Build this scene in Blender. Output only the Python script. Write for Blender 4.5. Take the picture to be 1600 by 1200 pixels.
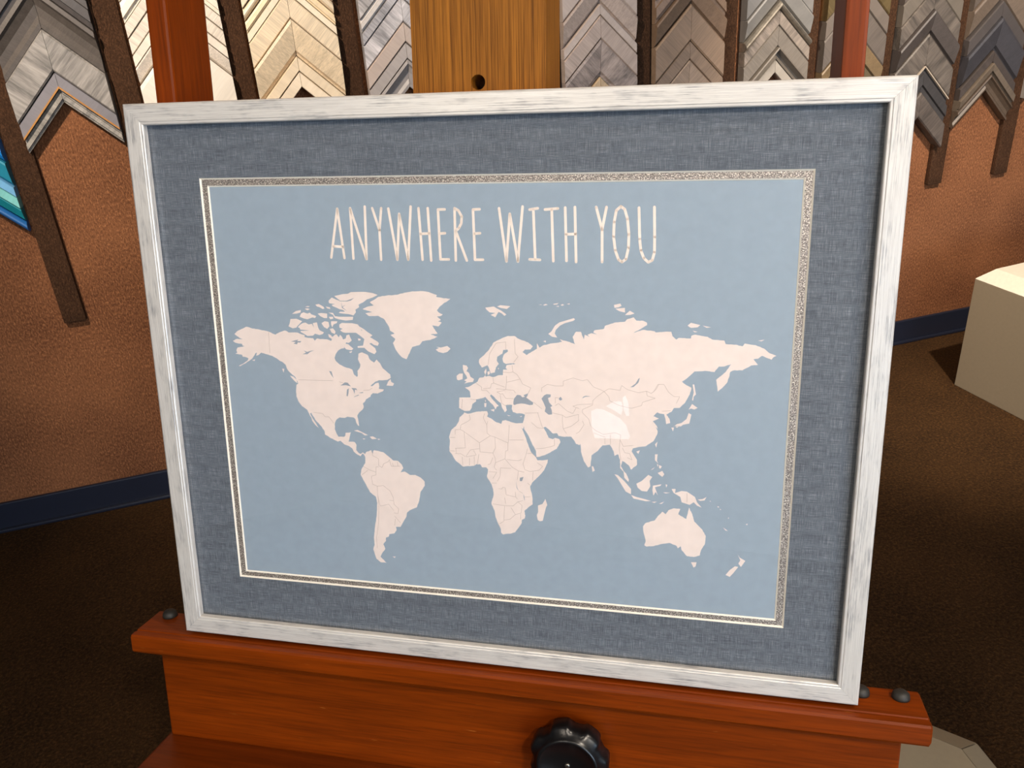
import bpy, bmesh, math, random
from mathutils import Vector, Matrix
from mathutils.geometry import delaunay_2d_cdt

for o in list(bpy.data.objects):
    bpy.data.objects.remove(o)
S = bpy.context.scene
COL = S.collection
random.seed(11)

# ------------------------------------------------------------------ camera
PITCH, ROLL, FPX, CAMH = 0.4753, -0.0731, 1317.63, 1.5
fwd = Vector((0, math.cos(PITCH), -math.sin(PITCH)))
up0 = Vector((0, math.sin(PITCH), math.cos(PITCH)))
rt0 = Vector((1, 0, 0))
rt = rt0 * math.cos(ROLL) + up0 * math.sin(ROLL)
up = up0 * math.cos(ROLL) - rt0 * math.sin(ROLL)
cd = bpy.data.cameras.new('camera')
cd.sensor_width = 36.0
cd.lens = 36.0 * FPX / 1600.0
cd.clip_start = 0.02
cam = bpy.data.objects.new('camera', cd)
COL.objects.link(cam)
M = Matrix((rt, up, -fwd)).transposed().to_4x4()
M.translation = Vector((0, 0, CAMH))
cam.matrix_world = M
S.camera = cam

# ------------------------------------------------------------------ world, lights, exposure
S.view_settings.view_transform = 'Standard'
S.view_settings.look = 'None'
S.view_settings.gamma = 1.0
S.view_settings.exposure = 0.0
S.view_settings.use_curve_mapping = False
w = bpy.data.worlds.new('world')
S.world = w
w.use_nodes = True
w.node_tree.nodes['Background'].inputs[0].default_value = (0.80, 0.88, 1.0, 1)
w.node_tree.nodes['Background'].inputs[1].default_value = 0.10

WARM = (1.0, 0.86, 0.71)
TRACK = [  # position of the lamp mouth, aim point, watts, cone degrees, radius
    ((-1.05, 0.75, 2.45), (-0.26, 2.42, 1.20), 255, 78, 0.03),
    ((-0.60, -0.30, 2.45), (0.02, 0.72, 1.08), 22, 72, 0.05),
    ((1.40, 1.25, 2.45), (1.84, 2.95, 0.76), 380, 72, 0.03),
    ((1.15, 0.10, 2.45), (0.15, 0.72, 1.02), 68, 58, 0.045),
    ((0.55, -0.75, 2.45), (0.12, 0.72, 0.94), 72, 62, 0.05),
]
DAY = (0.62, 0.79, 1.0)
DAY_POWER = 8.5          # glow of the shop window behind the camera, to the right
PATCH_POWER = 2.6        # added glow shapes, unseen, for the bright patch mirrored in the glass
FILL_WATTS = 45.0       # added fill panels under the ceiling behind the camera, out of view

# ------------------------------------------------------------------ frames of reference
WY, WD = 0.2631, 2.5247                         # back wall: turn and distance from the camera foot
WX = Vector((math.cos(WY), math.sin(WY), 0))
WN = Vector((-math.sin(WY), math.cos(WY), 0))
FY, LEAN = -0.2409, 0.2348                      # easel: turn and lean
EX = Vector((math.cos(FY), math.sin(FY), 0))
EB = Vector((-math.sin(FY), math.cos(FY), 0))
EU = Vector((0, 0, 1)) * math.cos(LEAN) + EB * math.sin(LEAN)
EN = EX.cross(EU)
EC = Vector((-0.0256, 0.7162, 1.1130))          # middle of the picture's front
EROT = Matrix((EX, EU, EN)).transposed().to_4x4()


def wall_pt(s, off, z):
    return WX * s + WN * (WD - off) + Vector((0, 0, z))


def easel_pt(x, y, z):
    return EC + EX * x + EU * y + EN * z


# ------------------------------------------------------------------ materials
def lin(c):
    return tuple(((v / 255) / 12.92 if v / 255 <= 0.04045 else ((v / 255 + 0.055) / 1.055) ** 2.4) for v in c) + (1,)


class Mat:
    def __init__(s, name):
        s.m = bpy.data.materials.new(name)
        s.m.use_nodes = True
        s.t = s.m.node_tree
        s.b = s.t.nodes['Principled BSDF']
        s.tc = s.t.nodes.new('ShaderNodeTexCoord')

    def n(s, kind, **kw):
        nd = s.t.nodes.new('ShaderNode' + kind)
        for k, v in kw.items():
            if k in nd.inputs:
                nd.inputs[k].default_value = v
            else:
                setattr(nd, k, v)
        return nd

    def l(s, a, b):
        s.t.links.new(a, b)

    def set(s, **kw):
        for k, v in kw.items():
            s.b.inputs[k.replace('_', ' ')].default_value = v
        return s

    def coords(s, scale, jitter=0.0):
        mp = s.n('Mapping')
        mp.inputs['Scale'].default_value = scale
        s.l(s.tc.outputs['Object'], mp.inputs['Vector'])
        if jitter:
            oi = s.n('ObjectInfo')
            ml = s.n('Math', operation='MULTIPLY')
            ml.inputs[1].default_value = jitter
            s.l(oi.outputs['Random'], ml.inputs[0])
            cb = s.n('CombineXYZ')
            for i in range(3):
                s.l(ml.outputs[0], cb.inputs[i])
            s.l(cb.outputs[0], mp.inputs['Location'])
        return mp.outputs[0]

    def noise(s, scale, size=1.0, detail=3.0, rough=0.6, jitter=0.0, dist=0.0):
        nz = s.n('TexNoise')
        nz.inputs['Scale'].default_value = size
        nz.inputs['Detail'].default_value = detail
        nz.inputs['Roughness'].default_value = rough
        nz.inputs['Distortion'].default_value = dist
        s.l(s.coords(scale, jitter), nz.inputs['Vector'])
        return nz.outputs['Fac']

    def ramp(s, fac, stops):
        r = s.n('ValToRGB')
        e = r.color_ramp.elements
        while len(e) < len(stops):
            e.new(0.5)
        for i, (p, c) in enumerate(stops):
            e[i].position = p
            e[i].color = c
        s.l(fac, r.inputs[0])
        return r.outputs[0]

    def mix(s, fac, a, b, mode='MIX'):
        mx = s.n('MixRGB', blend_type=mode)
        for v, i in ((fac, 0), (a, 1), (b, 2)):
            if isinstance(v, (int, float)):
                mx.inputs[i].default_value = v
            elif isinstance(v, tuple):
                mx.inputs[i].default_value = v
            else:
                s.l(v, mx.inputs[i])
        return mx.outputs[0]

    def bump(s, h, strength=0.3, dist=0.001):
        b = s.n('Bump')
        b.inputs['Strength'].default_value = strength
        b.inputs['Distance'].default_value = dist
        s.l(h, b.inputs['Height'])
        s.l(b.outputs[0], s.b.inputs['Normal'])

    def color(s, c):
        if isinstance(c, tuple):
            s.b.inputs['Base Color'].default_value = c
        else:
            s.l(c, s.b.inputs['Base Color'])
        return s


MATS = {}


def plain(name, rgb, rough=0.5, metal=0.0, spec=0.5):
    if name not in MATS:
        a = Mat(name).color(lin(rgb)).set(Roughness=rough, Metallic=metal)
        a.b.inputs['Specular IOR Level'].default_value = spec
        f = a.noise((1, 1, 1), 90, 2)
        a.color(a.mix(0.12, lin(rgb), a.ramp(f, [(0.3, lin(tuple(v * 0.7 for v in rgb))), (0.7, lin(rgb))])))
        MATS[name] = a.m
    return MATS[name]


def carpet(name, dark, light, size, bump=0.8):
    a = Mat(name).set(Roughness=0.95)
    a.b.inputs['Specular IOR Level'].default_value = 0.1
    f = a.noise((1, 1, 0.45), size, 2, 0.75)
    g = a.noise((1, 1, 1), 3.0, 2)
    c = a.ramp(f, [(0.33, lin(dark)), (0.55, lin(tuple((p + q) / 2 for p, q in zip(dark, light)))), (0.70, lin(light))])
    a.color(a.mix(0.25, c, a.ramp(g, [(0.3, lin(dark)), (0.7, lin(light))])))
    a.bump(f, bump, 0.004)
    return a.m


def wood(name, c1, c2, streak=18, rough=0.42, metal=0.0, contrast=0.2, coat=0.0, fine=0.35, spec=0.5, scuff=None):
    """grain runs along the object's own x"""
    a = Mat(name).set(Roughness=rough, Metallic=metal)
    a.b.inputs['Specular IOR Level'].default_value = spec
    f = a.noise((1.2, streak, streak), 4.0, 5, 0.65, jitter=37.0, dist=0.4)
    g = a.noise((3, streak * 6, streak * 6), 4.0, 3, 0.7, jitter=17.0)
    c = a.ramp(f, [(0.5 - contrast, lin(c1)), (0.5 + contrast, lin(c2))])
    d = a.ramp(g, [(0.35, lin(tuple(v * 0.72 for v in c1))), (0.62, lin(c2))])
    col = a.mix(fine, c, d)
    if scuff:                                   # short pale scratches along the grain
        sc = a.noise((34, 420, 420), 1.0, 2, 0.5, jitter=5.0)
        col = a.mix(a.ramp(sc, [(0.735, (0, 0, 0, 1)), (0.80, (0.6, 0.6, 0.6, 1))]), col, lin(scuff))
    a.color(col)
    a.bump(g, 0.12, 0.0006)
    if coat:
        a.b.inputs['Coat Weight'].default_value = coat
        a.b.inputs['Coat Roughness'].default_value = 0.18
    return a.m


M_WALL = carpet('brown_wall_carpet', (76, 46, 31), (172, 116, 78), 250)
M_BATTEN = carpet('dark_brown_batten_carpet', (38, 25, 17), (90, 62, 43), 330)
M_FLOOR = carpet('dark_brown_floor_carpet', (30, 19, 9), (82, 56, 30), 140)
M_BASE = plain('navy_vinyl_base', (30, 34, 48), 0.35)
M_CEIL = plain('ceiling_paint', (205, 200, 190), 0.9)
M_SIDE = plain('side_wall_paint', (150, 156, 164), 0.9)
M_EASEL = wood('red_brown_varnish', (94, 35, 1), (131, 53, 2), 14, 0.42, coat=0.05, contrast=0.24, spec=0.16, scuff=(190, 120, 52))
M_EASEL_SHADED = wood('shaded_red_brown_varnish', (78, 28, 1), (104, 42, 3), 14, 0.4, contrast=0.24, spec=0.3)  # varnish of the lower ledge, with its shade put into the colour
M_EASEL_OAK = wood('golden_brown_oak', (80, 40, 4), (158, 100, 30), 60, 0.5, spec=0.15, contrast=0.16, fine=0.6)
M_BLACK = plain('black_plastic', (16, 15, 16), 0.28)
M_RUBBER = plain('dark_rubber', (40, 38, 34), 0.55)
M_STEEL = plain('steel', (150, 145, 135), 0.35, 1.0)
M_PLINTH = plain('white_laminate', (214, 204, 186), 0.45)
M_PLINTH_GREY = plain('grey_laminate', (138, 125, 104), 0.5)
M_CORE = plain('cream_mat_core', (250, 242, 226), 0.7)
M_BACK = plain('brown_dust_cover', (110, 84, 58), 0.8)
M_CAN = plain('black_lamp_housing', (18, 18, 18), 0.5)
PRINT_RGB = (156, 171, 184)
M_INK_LAND = plain('pale_land_ink', (243, 226, 217), 0.6, spec=0.3)
M_INK_LETTER = plain('cream_letter_ink', (252, 236, 222), 0.6, spec=0.3)
M_INK_SEA = plain('lake_ink', (156, 164, 174), 0.6, spec=0.3)
M_INK_LINE = plain('border_ink', (186, 168, 156), 0.6, spec=0.3)
M_PRINT = plain('blue_grey_paper', PRINT_RGB, 0.6, spec=0.3)


def glow(name, rgb, power):
    m = bpy.data.materials.new(name)
    m.use_nodes = True
    b = m.node_tree.nodes['Principled BSDF']
    b.inputs['Base Color'].default_value = (0.02, 0.02, 0.02, 1)
    b.inputs['Emission Color'].default_value = rgb + (1,)
    b.inputs['Emission Strength'].default_value = power
    return m


def make_frame_mat():
    a = Mat('brushed_silver_white').set(Roughness=0.36, Metallic=0.25)
    f = a.noise((26, 1500, 1500), 1.0, 3, 0.7, jitter=23.0)
    patch = a.noise((34, 90, 90), 1.0, 3, 0.6, jitter=11.0)
    c = a.ramp(f, [(0.30, lin((192, 187, 182))), (0.50, lin((213, 208, 202))), (0.70, lin((226, 222, 215)))])
    mm = a.n('Math', operation='MULTIPLY')
    a.l(a.ramp(patch, [(0.48, (0, 0, 0, 1)), (0.70, (1, 1, 1, 1))]), mm.inputs[0])
    a.l(a.ramp(f, [(0.40, (1, 1, 1, 1)), (0.56, (0, 0, 0, 1))]), mm.inputs[1])
    a.color(a.mix(mm.outputs[0], c, lin((138, 137, 139))))
    a.bump(f, 0.2, 0.0004)
    return a.m


def make_linen():
    a = Mat('blue_grey_linen').set(Roughness=0.85)
    a.b.inputs['Specular IOR Level'].default_value = 0.2
    v = a.noise((2100, 70, 1), 1.0, 3, 0.75)
    h = a.noise((70, 2100, 1), 1.0, 3, 0.75)
    ad = a.n('Math', operation='ADD')
    a.l(v, ad.inputs[0])
    a.l(h, ad.inputs[1])
    ml = a.n('Math', operation='MULTIPLY')
    a.l(ad.outputs[0], ml.inputs[0])
    ml.inputs[1].default_value = 0.5
    slub = a.noise((16, 130, 1), 1.0, 3, 0.6)
    c = a.ramp(ml.outputs[0], [(0.36, lin((64, 70, 78))), (0.50, lin((97, 104, 113))), (0.66, lin((168, 172, 178)))])
    a.color(a.mix(0.30, c, a.ramp(slub, [(0.35, lin((84, 90, 98))), (0.65, lin((118, 125, 133)))])))
    a.bump(ml.outputs[0], 0.5, 0.0006)
    return a.m


def make_silver_mat():
    a = Mat('speckled_silver_mat').set(Roughness=0.40, Metallic=0.55)
    f = a.noise((1, 1, 1), 900, 2, 0.8)
    a.color(a.ramp(f, [(0.36, lin((96, 88, 84))), (0.52, lin((154, 143, 135))), (0.64, lin((248, 238, 224)))]))
    a.bump(f, 0.7, 0.0008)
    return a.m


def make_glass():
    m = bpy.data.materials.new('picture_glass')
    m.use_nodes = True
    t = m.node_tree
    t.nodes.clear()
    out = t.nodes.new('ShaderNodeOutputMaterial')
    mx = t.nodes.new('ShaderNodeMixShader')
    tr = t.nodes.new('ShaderNodeBsdfTransparent')
    gl = t.nodes.new('ShaderNodeBsdfGlossy')
    gl.inputs['Roughness'].default_value = 0.0
    # Fresnel reflectance of thin glass: 0.04 + 0.96 (1 - cos)^5, the same from both faces
    geo = t.nodes.new('ShaderNodeNewGeometry')
    dot = t.nodes.new('ShaderNodeVectorMath')
    dot.operation = 'DOT_PRODUCT'
    t.links.new(geo.outputs['Incoming'], dot.inputs[0])
    t.links.new(geo.outputs['Normal'], dot.inputs[1])
    last = dot.outputs['Value']
    for op, v, first in (('ABSOLUTE', 0.0, True), ('SUBTRACT', 1.0, False), ('POWER', 5.0, True), ('MULTIPLY_ADD', 0.96, True)):
        nd = t.nodes.new('ShaderNodeMath')
        nd.operation = op
        t.links.new(last, nd.inputs[0 if first else 1])
        nd.inputs[1 if first else 0].default_value = v
        if op == 'MULTIPLY_ADD':
            nd.inputs[2].default_value = 0.04
        last = nd.outputs[0]
    fr = nd
    t.links.new(fr.outputs[0], mx.inputs[0])
    t.links.new(tr.outputs[0], mx.inputs[1])
    t.links.new(gl.outputs[0], mx.inputs[2])
    t.links.new(mx.outputs[0], out.inputs[0])
    return m


M_FRAME, M_LINEN, M_SILVER, M_GLASS = make_frame_mat(), make_linen(), make_silver_mat(), make_glass()
M_DAY = glow('daylit_shop_pane', DAY, DAY_POWER)
M_PATCH = glow('glow_patch', (0.90, 0.86, 1.0), PATCH_POWER)


# ------------------------------------------------------------------ object helpers
def mesh_obj(name, verts, faces, mat, parent=None, smooth=False):
    me = bpy.data.meshes.new(name)
    me.from_pydata([tuple(v) for v in verts], [], faces)
    me.materials.append(mat)
    if smooth:
        for p in me.polygons:
            p.use_smooth = True
    me.update()
    o = bpy.data.objects.new(name, me)
    COL.objects.link(o)
    if parent:
        o.parent = parent
    return o


def fix_normals(o):
    bm = bmesh.new()
    bm.from_mesh(o.data)
    bmesh.ops.recalc_face_normals(bm, faces=bm.faces)
    bm.to_mesh(o.data)
    bm.free()
    return o


def bm_obj(name, bm, mat, parent=None, smooth=False):
    bmesh.ops.recalc_face_normals(bm, faces=bm.faces)
    me = bpy.data.meshes.new(name)
    bm.to_mesh(me)
    bm.free()
    me.materials.append(mat)
    if smooth:
        for p in me.polygons:
            p.use_smooth = True
    o = bpy.data.objects.new(name, me)
    COL.objects.link(o)
    if parent:
        o.parent = parent
    return o


def box(name, size, at, mat, parent=None, bevel=0.0, rot=None, seg=2):
    bm = bmesh.new()
    bmesh.ops.create_cube(bm, size=1.0)
    for v in bm.verts:
        v.co = Vector((v.co.x * size[0], v.co.y * size[1], v.co.z * size[2]))
    if bevel:
        bmesh.ops.bevel(bm, geom=bm.edges[:], offset=bevel, segments=seg, profile=0.6, affect='EDGES')
    o = bm_obj(name, bm, mat, parent)
    o.location = at
    if rot:
        o.rotation_euler = rot
    return o


def lathe(name, prof, mat, parent=None, seg=28, lobes=0, lobe=0.0, at=(0, 0, 0)):
    """profile of (radius, z) turned round local z"""
    vs, fs = [], []
    for r, z in prof:
        for k in range(seg):
            a = 2 * math.pi * k / seg
            rr = r
            if lobes:
                rr = r * (1 + lobe * math.tanh(2.6 * (math.cos(lobes * a) + 0.25)) * (1 if r > 0.034 else 0))
            vs.append((rr * math.cos(a), rr * math.sin(a), z))
    n = len(prof)
    for i in range(n - 1):
        for k in range(seg):
            fs.append((i * seg + k, i * seg + (k + 1) % seg, (i + 1) * seg + (k + 1) % seg, (i + 1) * seg + k))
    fs.append(tuple(range(seg))[::-1])
    fs.append(tuple((n - 1) * seg + k for k in range(seg)))
    o = mesh_obj(name, vs, fs, mat, parent, smooth=True)
    fix_normals(o)
    for pl in o.data.polygons:
        pl.use_smooth = len(pl.vertices) < 5
    o.location = at
    return o


def thing(name, label, cat, mat4=None, group=None):
    o = bpy.data.objects.new(name, None)
    o.empty_display_size = 0.05
    COL.objects.link(o)
    if mat4:
        o.matrix_world = mat4
    tag(o, label, cat, group)
    return o


def tag(o, label, cat, group=None):
    o['label'] = label
    o['category'] = cat
    if group:
        o['group'] = group
    return o


def struct(o, label=None):
    o['kind'] = 'structure'
    if label:
        o['label'] = label
    return o


# ------------------------------------------------------------------ the room
YF, XL, XR, CEIL = -4.2, -4.0, 5.2, 2.70
floor = struct(box('floor', (XR - XL + 0.4, 9.2, 0.1), ((XL + XR) / 2, YF + 4.5, -0.05), M_FLOOR), 'dark brown carpeted shop floor')
ceiling = struct(box('ceiling', (XR - XL + 0.4, 9.2, 0.1), ((XL + XR) / 2, YF + 4.5, CEIL + 0.05), M_CEIL), 'plain painted shop ceiling')

WROT = (0, 0, WY)
wall = struct(box('wall_back', (11.0, 0.12, CEIL), wall_pt(0.4, -0.06, CEIL / 2), M_WALL, rot=WROT), 'brown carpeted wall with dark vertical battens')
base = struct(box('baseboard_back', (11.0, 0.012, 0.097), wall_pt(0.4, 0.006, 0.0485), M_BASE, rot=WROT, bevel=0.004), 'navy vinyl baseboard along the carpeted wall')
toe = box('toe_lip', (11.0, 0.012, 0.012), (0, -0.012, -0.0425), M_BASE, base, bevel=0.004)

BAT = {}
PITCHS = 0.2925
for k in range(-4, 11):
    s = -0.3065 + PITCHS * k
    z0, z1 = 0.636, 2.15
    me = BAT.get('m')
    if me is None:
        b = box('batten', (0.060, 0.020, z1 - z0), (0, 0, 0), M_BATTEN, bevel=0.004)
        BAT['m'] = b.data
    else:
        b = bpy.data.objects.new('batten', me)
        COL.objects.link(b)
    b.parent = wall
    b.location = (s - 0.4, -0.06 - 0.010, (z0 + z1) / 2 - CEIL / 2)

# wall behind the camera with added glow shapes, side walls, shop window
def wall_with_holes(name, plane, c, a0, a1, holes, mat, label, thick=0.12):
    """upright wall at x or y = c from a0 to a1, with rectangular holes (a, b, z0, z1)"""
    bm = bmesh.new()
    cuts = sorted({a0, a1} | {h[0] for h in holes} | {h[1] for h in holes})
    for p, q in zip(cuts[:-1], cuts[1:]):
        m = (p + q) / 2
        hs = [h for h in holes if h[0] < m < h[1]]
        spans = [(0.0, CEIL)] if not hs else [(0.0, hs[0][2]), (hs[0][3], CEIL)]
        for z0, z1 in spans:
            r = bmesh.ops.create_cube(bm, size=1.0)
            for v in r['verts']:
                along = m + v.co.x * (q - p)
                z = (z0 + z1) / 2 + v.co.z * (z1 - z0)
                v.co = Vector((along, c + v.co.y * thick, z)) if plane == 'y' else Vector((c + v.co.y * thick, along, z))
    return struct(bm_obj(name, bm, mat), label)


PH = (-1.85, -1.43, 0.62, 1.02)                  # opening added behind the camera for the glow shapes
SH = (0.7, 4.7, 0.45, 2.30)                      # shop window, right of the glow shapes
wall_with_holes('wall_front', 'y', YF - 0.06, XL, XR, [PH, SH], M_SIDE, 'painted wall with the shop window behind the viewer')
wall_with_holes('wall_left', 'x', XL - 0.06, YF, 2.0, [], M_SIDE, 'painted wall left of the easel')
wall_with_holes('wall_right', 'x', XR + 0.06, YF, 4.6, [], M_SIDE, 'painted wall at the far right')

backing = struct(box('glow_backing', (PH[1] - PH[0], 0.02, PH[3] - PH[2]), ((PH[0] + PH[1]) / 2, YF - 0.04, (PH[2] + PH[3]) / 2), M_SIDE), 'added glowing shapes behind the viewer, mirrored in the picture glass')
PCX, PCZ = (PH[0] + PH[1]) / 2, (PH[2] + PH[3]) / 2


GLOW_SHAPES = [
    [(-1.78, 0.864), (-1.741, 0.883), (-1.692, 0.88), (-1.62, 0.85), (-1.565, 0.825), (-1.516, 0.777), (-1.484, 0.701), (-1.495, 0.68), (-1.745, 0.672), (-1.772, 0.75)],
    [(-1.669, 0.904), (-1.611, 0.941), (-1.558, 0.943), (-1.544, 0.893), (-1.554, 0.848), (-1.609, 0.879)],
    [(-1.547, 0.972), (-1.53, 0.984), (-1.505, 0.935), (-1.496, 0.845), (-1.519, 0.844), (-1.538, 0.888)]]
for pts in GLOW_SHAPES:                                # added glow shapes, cut to the bright patch mirrored in the glass
    n = len(pts)
    vs = [(x - PCX, y, z - PCZ) for y in (0.005, 0.016) for x, z in pts]
    fs = [tuple(range(n))[::-1], tuple(range(n, 2 * n))] + [(k, (k + 1) % n, n + (k + 1) % n, n + k) for k in range(n)]
    fix_normals(mesh_obj('glow_shape', vs, fs, M_PATCH, backing))
shop = struct(box('window_2', (SH[1] - SH[0], 0.02, SH[3] - SH[2]), ((SH[0] + SH[1]) / 2, YF - 0.04, (SH[2] + SH[3]) / 2), M_DAY), 'daylit shop window behind the viewer')
for k in (-1, 0, 1):
    box('window_frame', (0.06, 0.05, SH[3] - SH[2]), (k * 1.0, 0.03, 0), M_CAN, shop)

# ceiling track lamps
for i, (p, aim, watts, cone, rad) in enumerate(TRACK):
    p, aim = Vector(p), Vector(aim)
    d = (aim - p).normalized()
    side = ['over the left of the carpeted wall', 'over the left of the viewer', 'over the right of the carpeted wall', 'to the right of the easel', 'over the right of the viewer'][i]
    t = thing('track_lamp', 'black ceiling spot lamp ' + side, 'lamp', Matrix.Translation((p.x, p.y, CEIL)), 'ceiling spot lamps')
    q = d.to_track_quat('Z', 'Y')
    can = lathe('housing', [(0.030, -0.16), (0.046, -0.14), (0.052, -0.02), (0.055, 0.0), (0.050, 0.0), (0.046, -0.03)], M_CAN, t, 24)
    can.location = Vector((0, 0, p.z - CEIL)) - d * 0.01
    can.rotation_mode = 'QUATERNION'
    can.rotation_quaternion = q
    box('stem', (0.02, 0.02, CEIL - p.z + 0.0), (0, 0, (p.z - CEIL) / 2 - 0.0), M_CAN, t)
    box('canopy', (0.11, 0.11, 0.03), (0, 0, -0.015), M_CAN, t, bevel=0.006)
    ld = bpy.data.lights.new('spot', 'SPOT')
    ld.energy = watts
    ld.color = WARM
    ld.spot_size = math.radians(cone)
    ld.spot_blend = 0.6
    ld.shadow_soft_size = rad
    lo = bpy.data.objects.new('spot', ld)
    COL.objects.link(lo)
    lo.parent = t
    lo.location = Vector((0, 0, p.z - CEIL)) + d * 0.03
    lo.rotation_mode = 'QUATERNION'
    lo.rotation_quaternion = (-d).to_track_quat('Z', 'Y')


# fill panels added under the ceiling behind the camera to lift the shadows
for px_, py_ in ((-1.6, -2.3), (1.6, -2.3)):
    t = thing('fill_panel', 'added flat fill light panel under the ceiling on the %s behind the viewer' % ('left' if px_ < 0 else 'right'), 'light', Matrix.Translation((px_, py_, CEIL)), 'added fill light panels')
    box('fill_panel_frame', (1.24, 0.64, 0.02), (0, 0, -0.0102), M_SIDE, t, bevel=0.004)
    ld = bpy.data.lights.new('fill_panel_glow', 'AREA')
    ld.shape, ld.size, ld.size_y, ld.energy, ld.color = 'RECTANGLE', 1.2, 0.6, FILL_WATTS, (1.0, 0.92, 0.80)
    lo = bpy.data.objects.new('fill_panel_glow', ld)
    COL.objects.link(lo)
    lo.parent = t
    lo.location = (0, 0, -0.022)

# ------------------------------------------------------------------ moulding samples
PROFILES = {
    'flat': [(0, 0.0), (0.0, 0.90), (0.06, 1.0), (0.94, 1.0), (1.0, 0.90), (1.0, 0.0)],
    'slope': [(0, 0.0), (0.0, 1.0), (0.10, 1.05), (0.85, 0.80), (0.92, 0.62), (1.0, 0.55), (1.0, 0.0)],
    'step': [(0, 0.0), (0.0, 0.75), (0.28, 0.80), (0.31, 0.98), (0.72, 1.02), (0.76, 0.84), (1.0, 0.80), (1.0, 0.0)],
    'round': [(0, 0.0), (0.0, 0.6), (0.10, 0.82), (0.3, 1.0), (0.5, 1.06), (0.7, 1.0), (0.9, 0.82), (1.0, 0.6), (1.0, 0.0)],
    'scoop': [(0, 0.0), (0.0, 1.0), (0.14, 1.05), (0.22, 0.88), (0.45, 0.66), (0.70, 0.60), (0.86, 0.72), (1.0, 0.70), (1.0, 0.0)],
    'lip': [(0, 0.0), (0.0, 0.92), (0.05, 1.0), (0.70, 0.95), (0.74, 0.78), (0.88, 0.74), (0.92, 0.86), (1.0, 0.80), (1.0, 0.0)],
}
WM = {}


def sample_mat(c, kind):
    key = (c, kind)
    if key not in WM:
        k = dict(plain=(0.15, 0.10, 8), grain=(0.22, 0.30, 14), weather=(0.14, 0.30, 8), metal=(0.15, 0.2, 10))[kind]
        f1, f2 = dict(plain=(0.95, 1.03), grain=(0.86, 1.07), weather=(0.66, 1.16), metal=(0.85, 1.1))[kind]
        nm = 'sample_finish_%d' % len(WM)
        WM[key] = wood(nm, tuple(v * f1 for v in c), tuple(min(255, v * f2) for v in c), k[2], 0.5 if kind != 'metal' else 0.35, 0.6 if kind == 'metal' else 0.0, k[0], fine=k[1])
    return WM[key]


def corner_sample(s, zt, hv, mat, prof, depth, hw, label, group, edge=None):
    """an inverted V of two mitred rails: apex at (s, zt), upright height hv"""
    m = Matrix.Translation(wall_pt(s, 0.0, zt)) @ Matrix.Rotation(WY, 4, 'Z')
    t = thing('moulding_corner_sample', label, 'moulding sample', m, group)
    pr = PROFILES[prof]
    for sgn in (-1, 1):
        a = math.radians(45) * -sgn            # the rail's own x runs down its length
        ca, sa = math.cos(a), math.sin(a)
        vs = []
        for e in (0.0, hw):
            for f, hgt in pr:
                X, Z, Y = sgn * e, -e - f * hv, -0.002 - depth * hgt if hgt else -0.002
                X += sgn * 0.0004
                # into the rail's turned axes (turn about y by a)
                vs.append((X * ca + -Z * sa * -1 * -1, Y, X * sa + Z * ca) if False else (X * math.cos(-a) + Z * math.sin(-a) * 1, Y, -X * math.sin(-a) + Z * math.cos(-a)))
        n = len(pr)
        fs = [(i, (i + 1) % n, n + (i + 1) % n, n + i) for i in range(n)]
        fs += [tuple(range(n))[::-1], tuple(range(n, 2 * n))]
        o = mesh_obj('rail', vs, fs, mat, t)
        fix_normals(o)
        o.rotation_euler = (0, a, 0)
        if edge:
            f0, f1, em = edge
            ev = []
            for e in (0.0, hw):
                for f in (f0, f1):
                    for y in (-depth * 0.9, -0.0025 - depth * 1.04):
                        X, Z = sgn * e, -e - f * hv
                        ev.append((X * math.cos(-a) + Z * math.sin(-a), y, -X * math.sin(-a) + Z * math.cos(-a)))
            ef = [(0, 1, 3, 2), (4, 6, 7, 5), (0, 4, 5, 1), (2, 3, 7, 6), (1, 5, 7, 3), (0, 2, 6, 4)]
            g = mesh_obj('edge_line', ev, ef, em, o)
            fix_normals(g)
    return t


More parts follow.
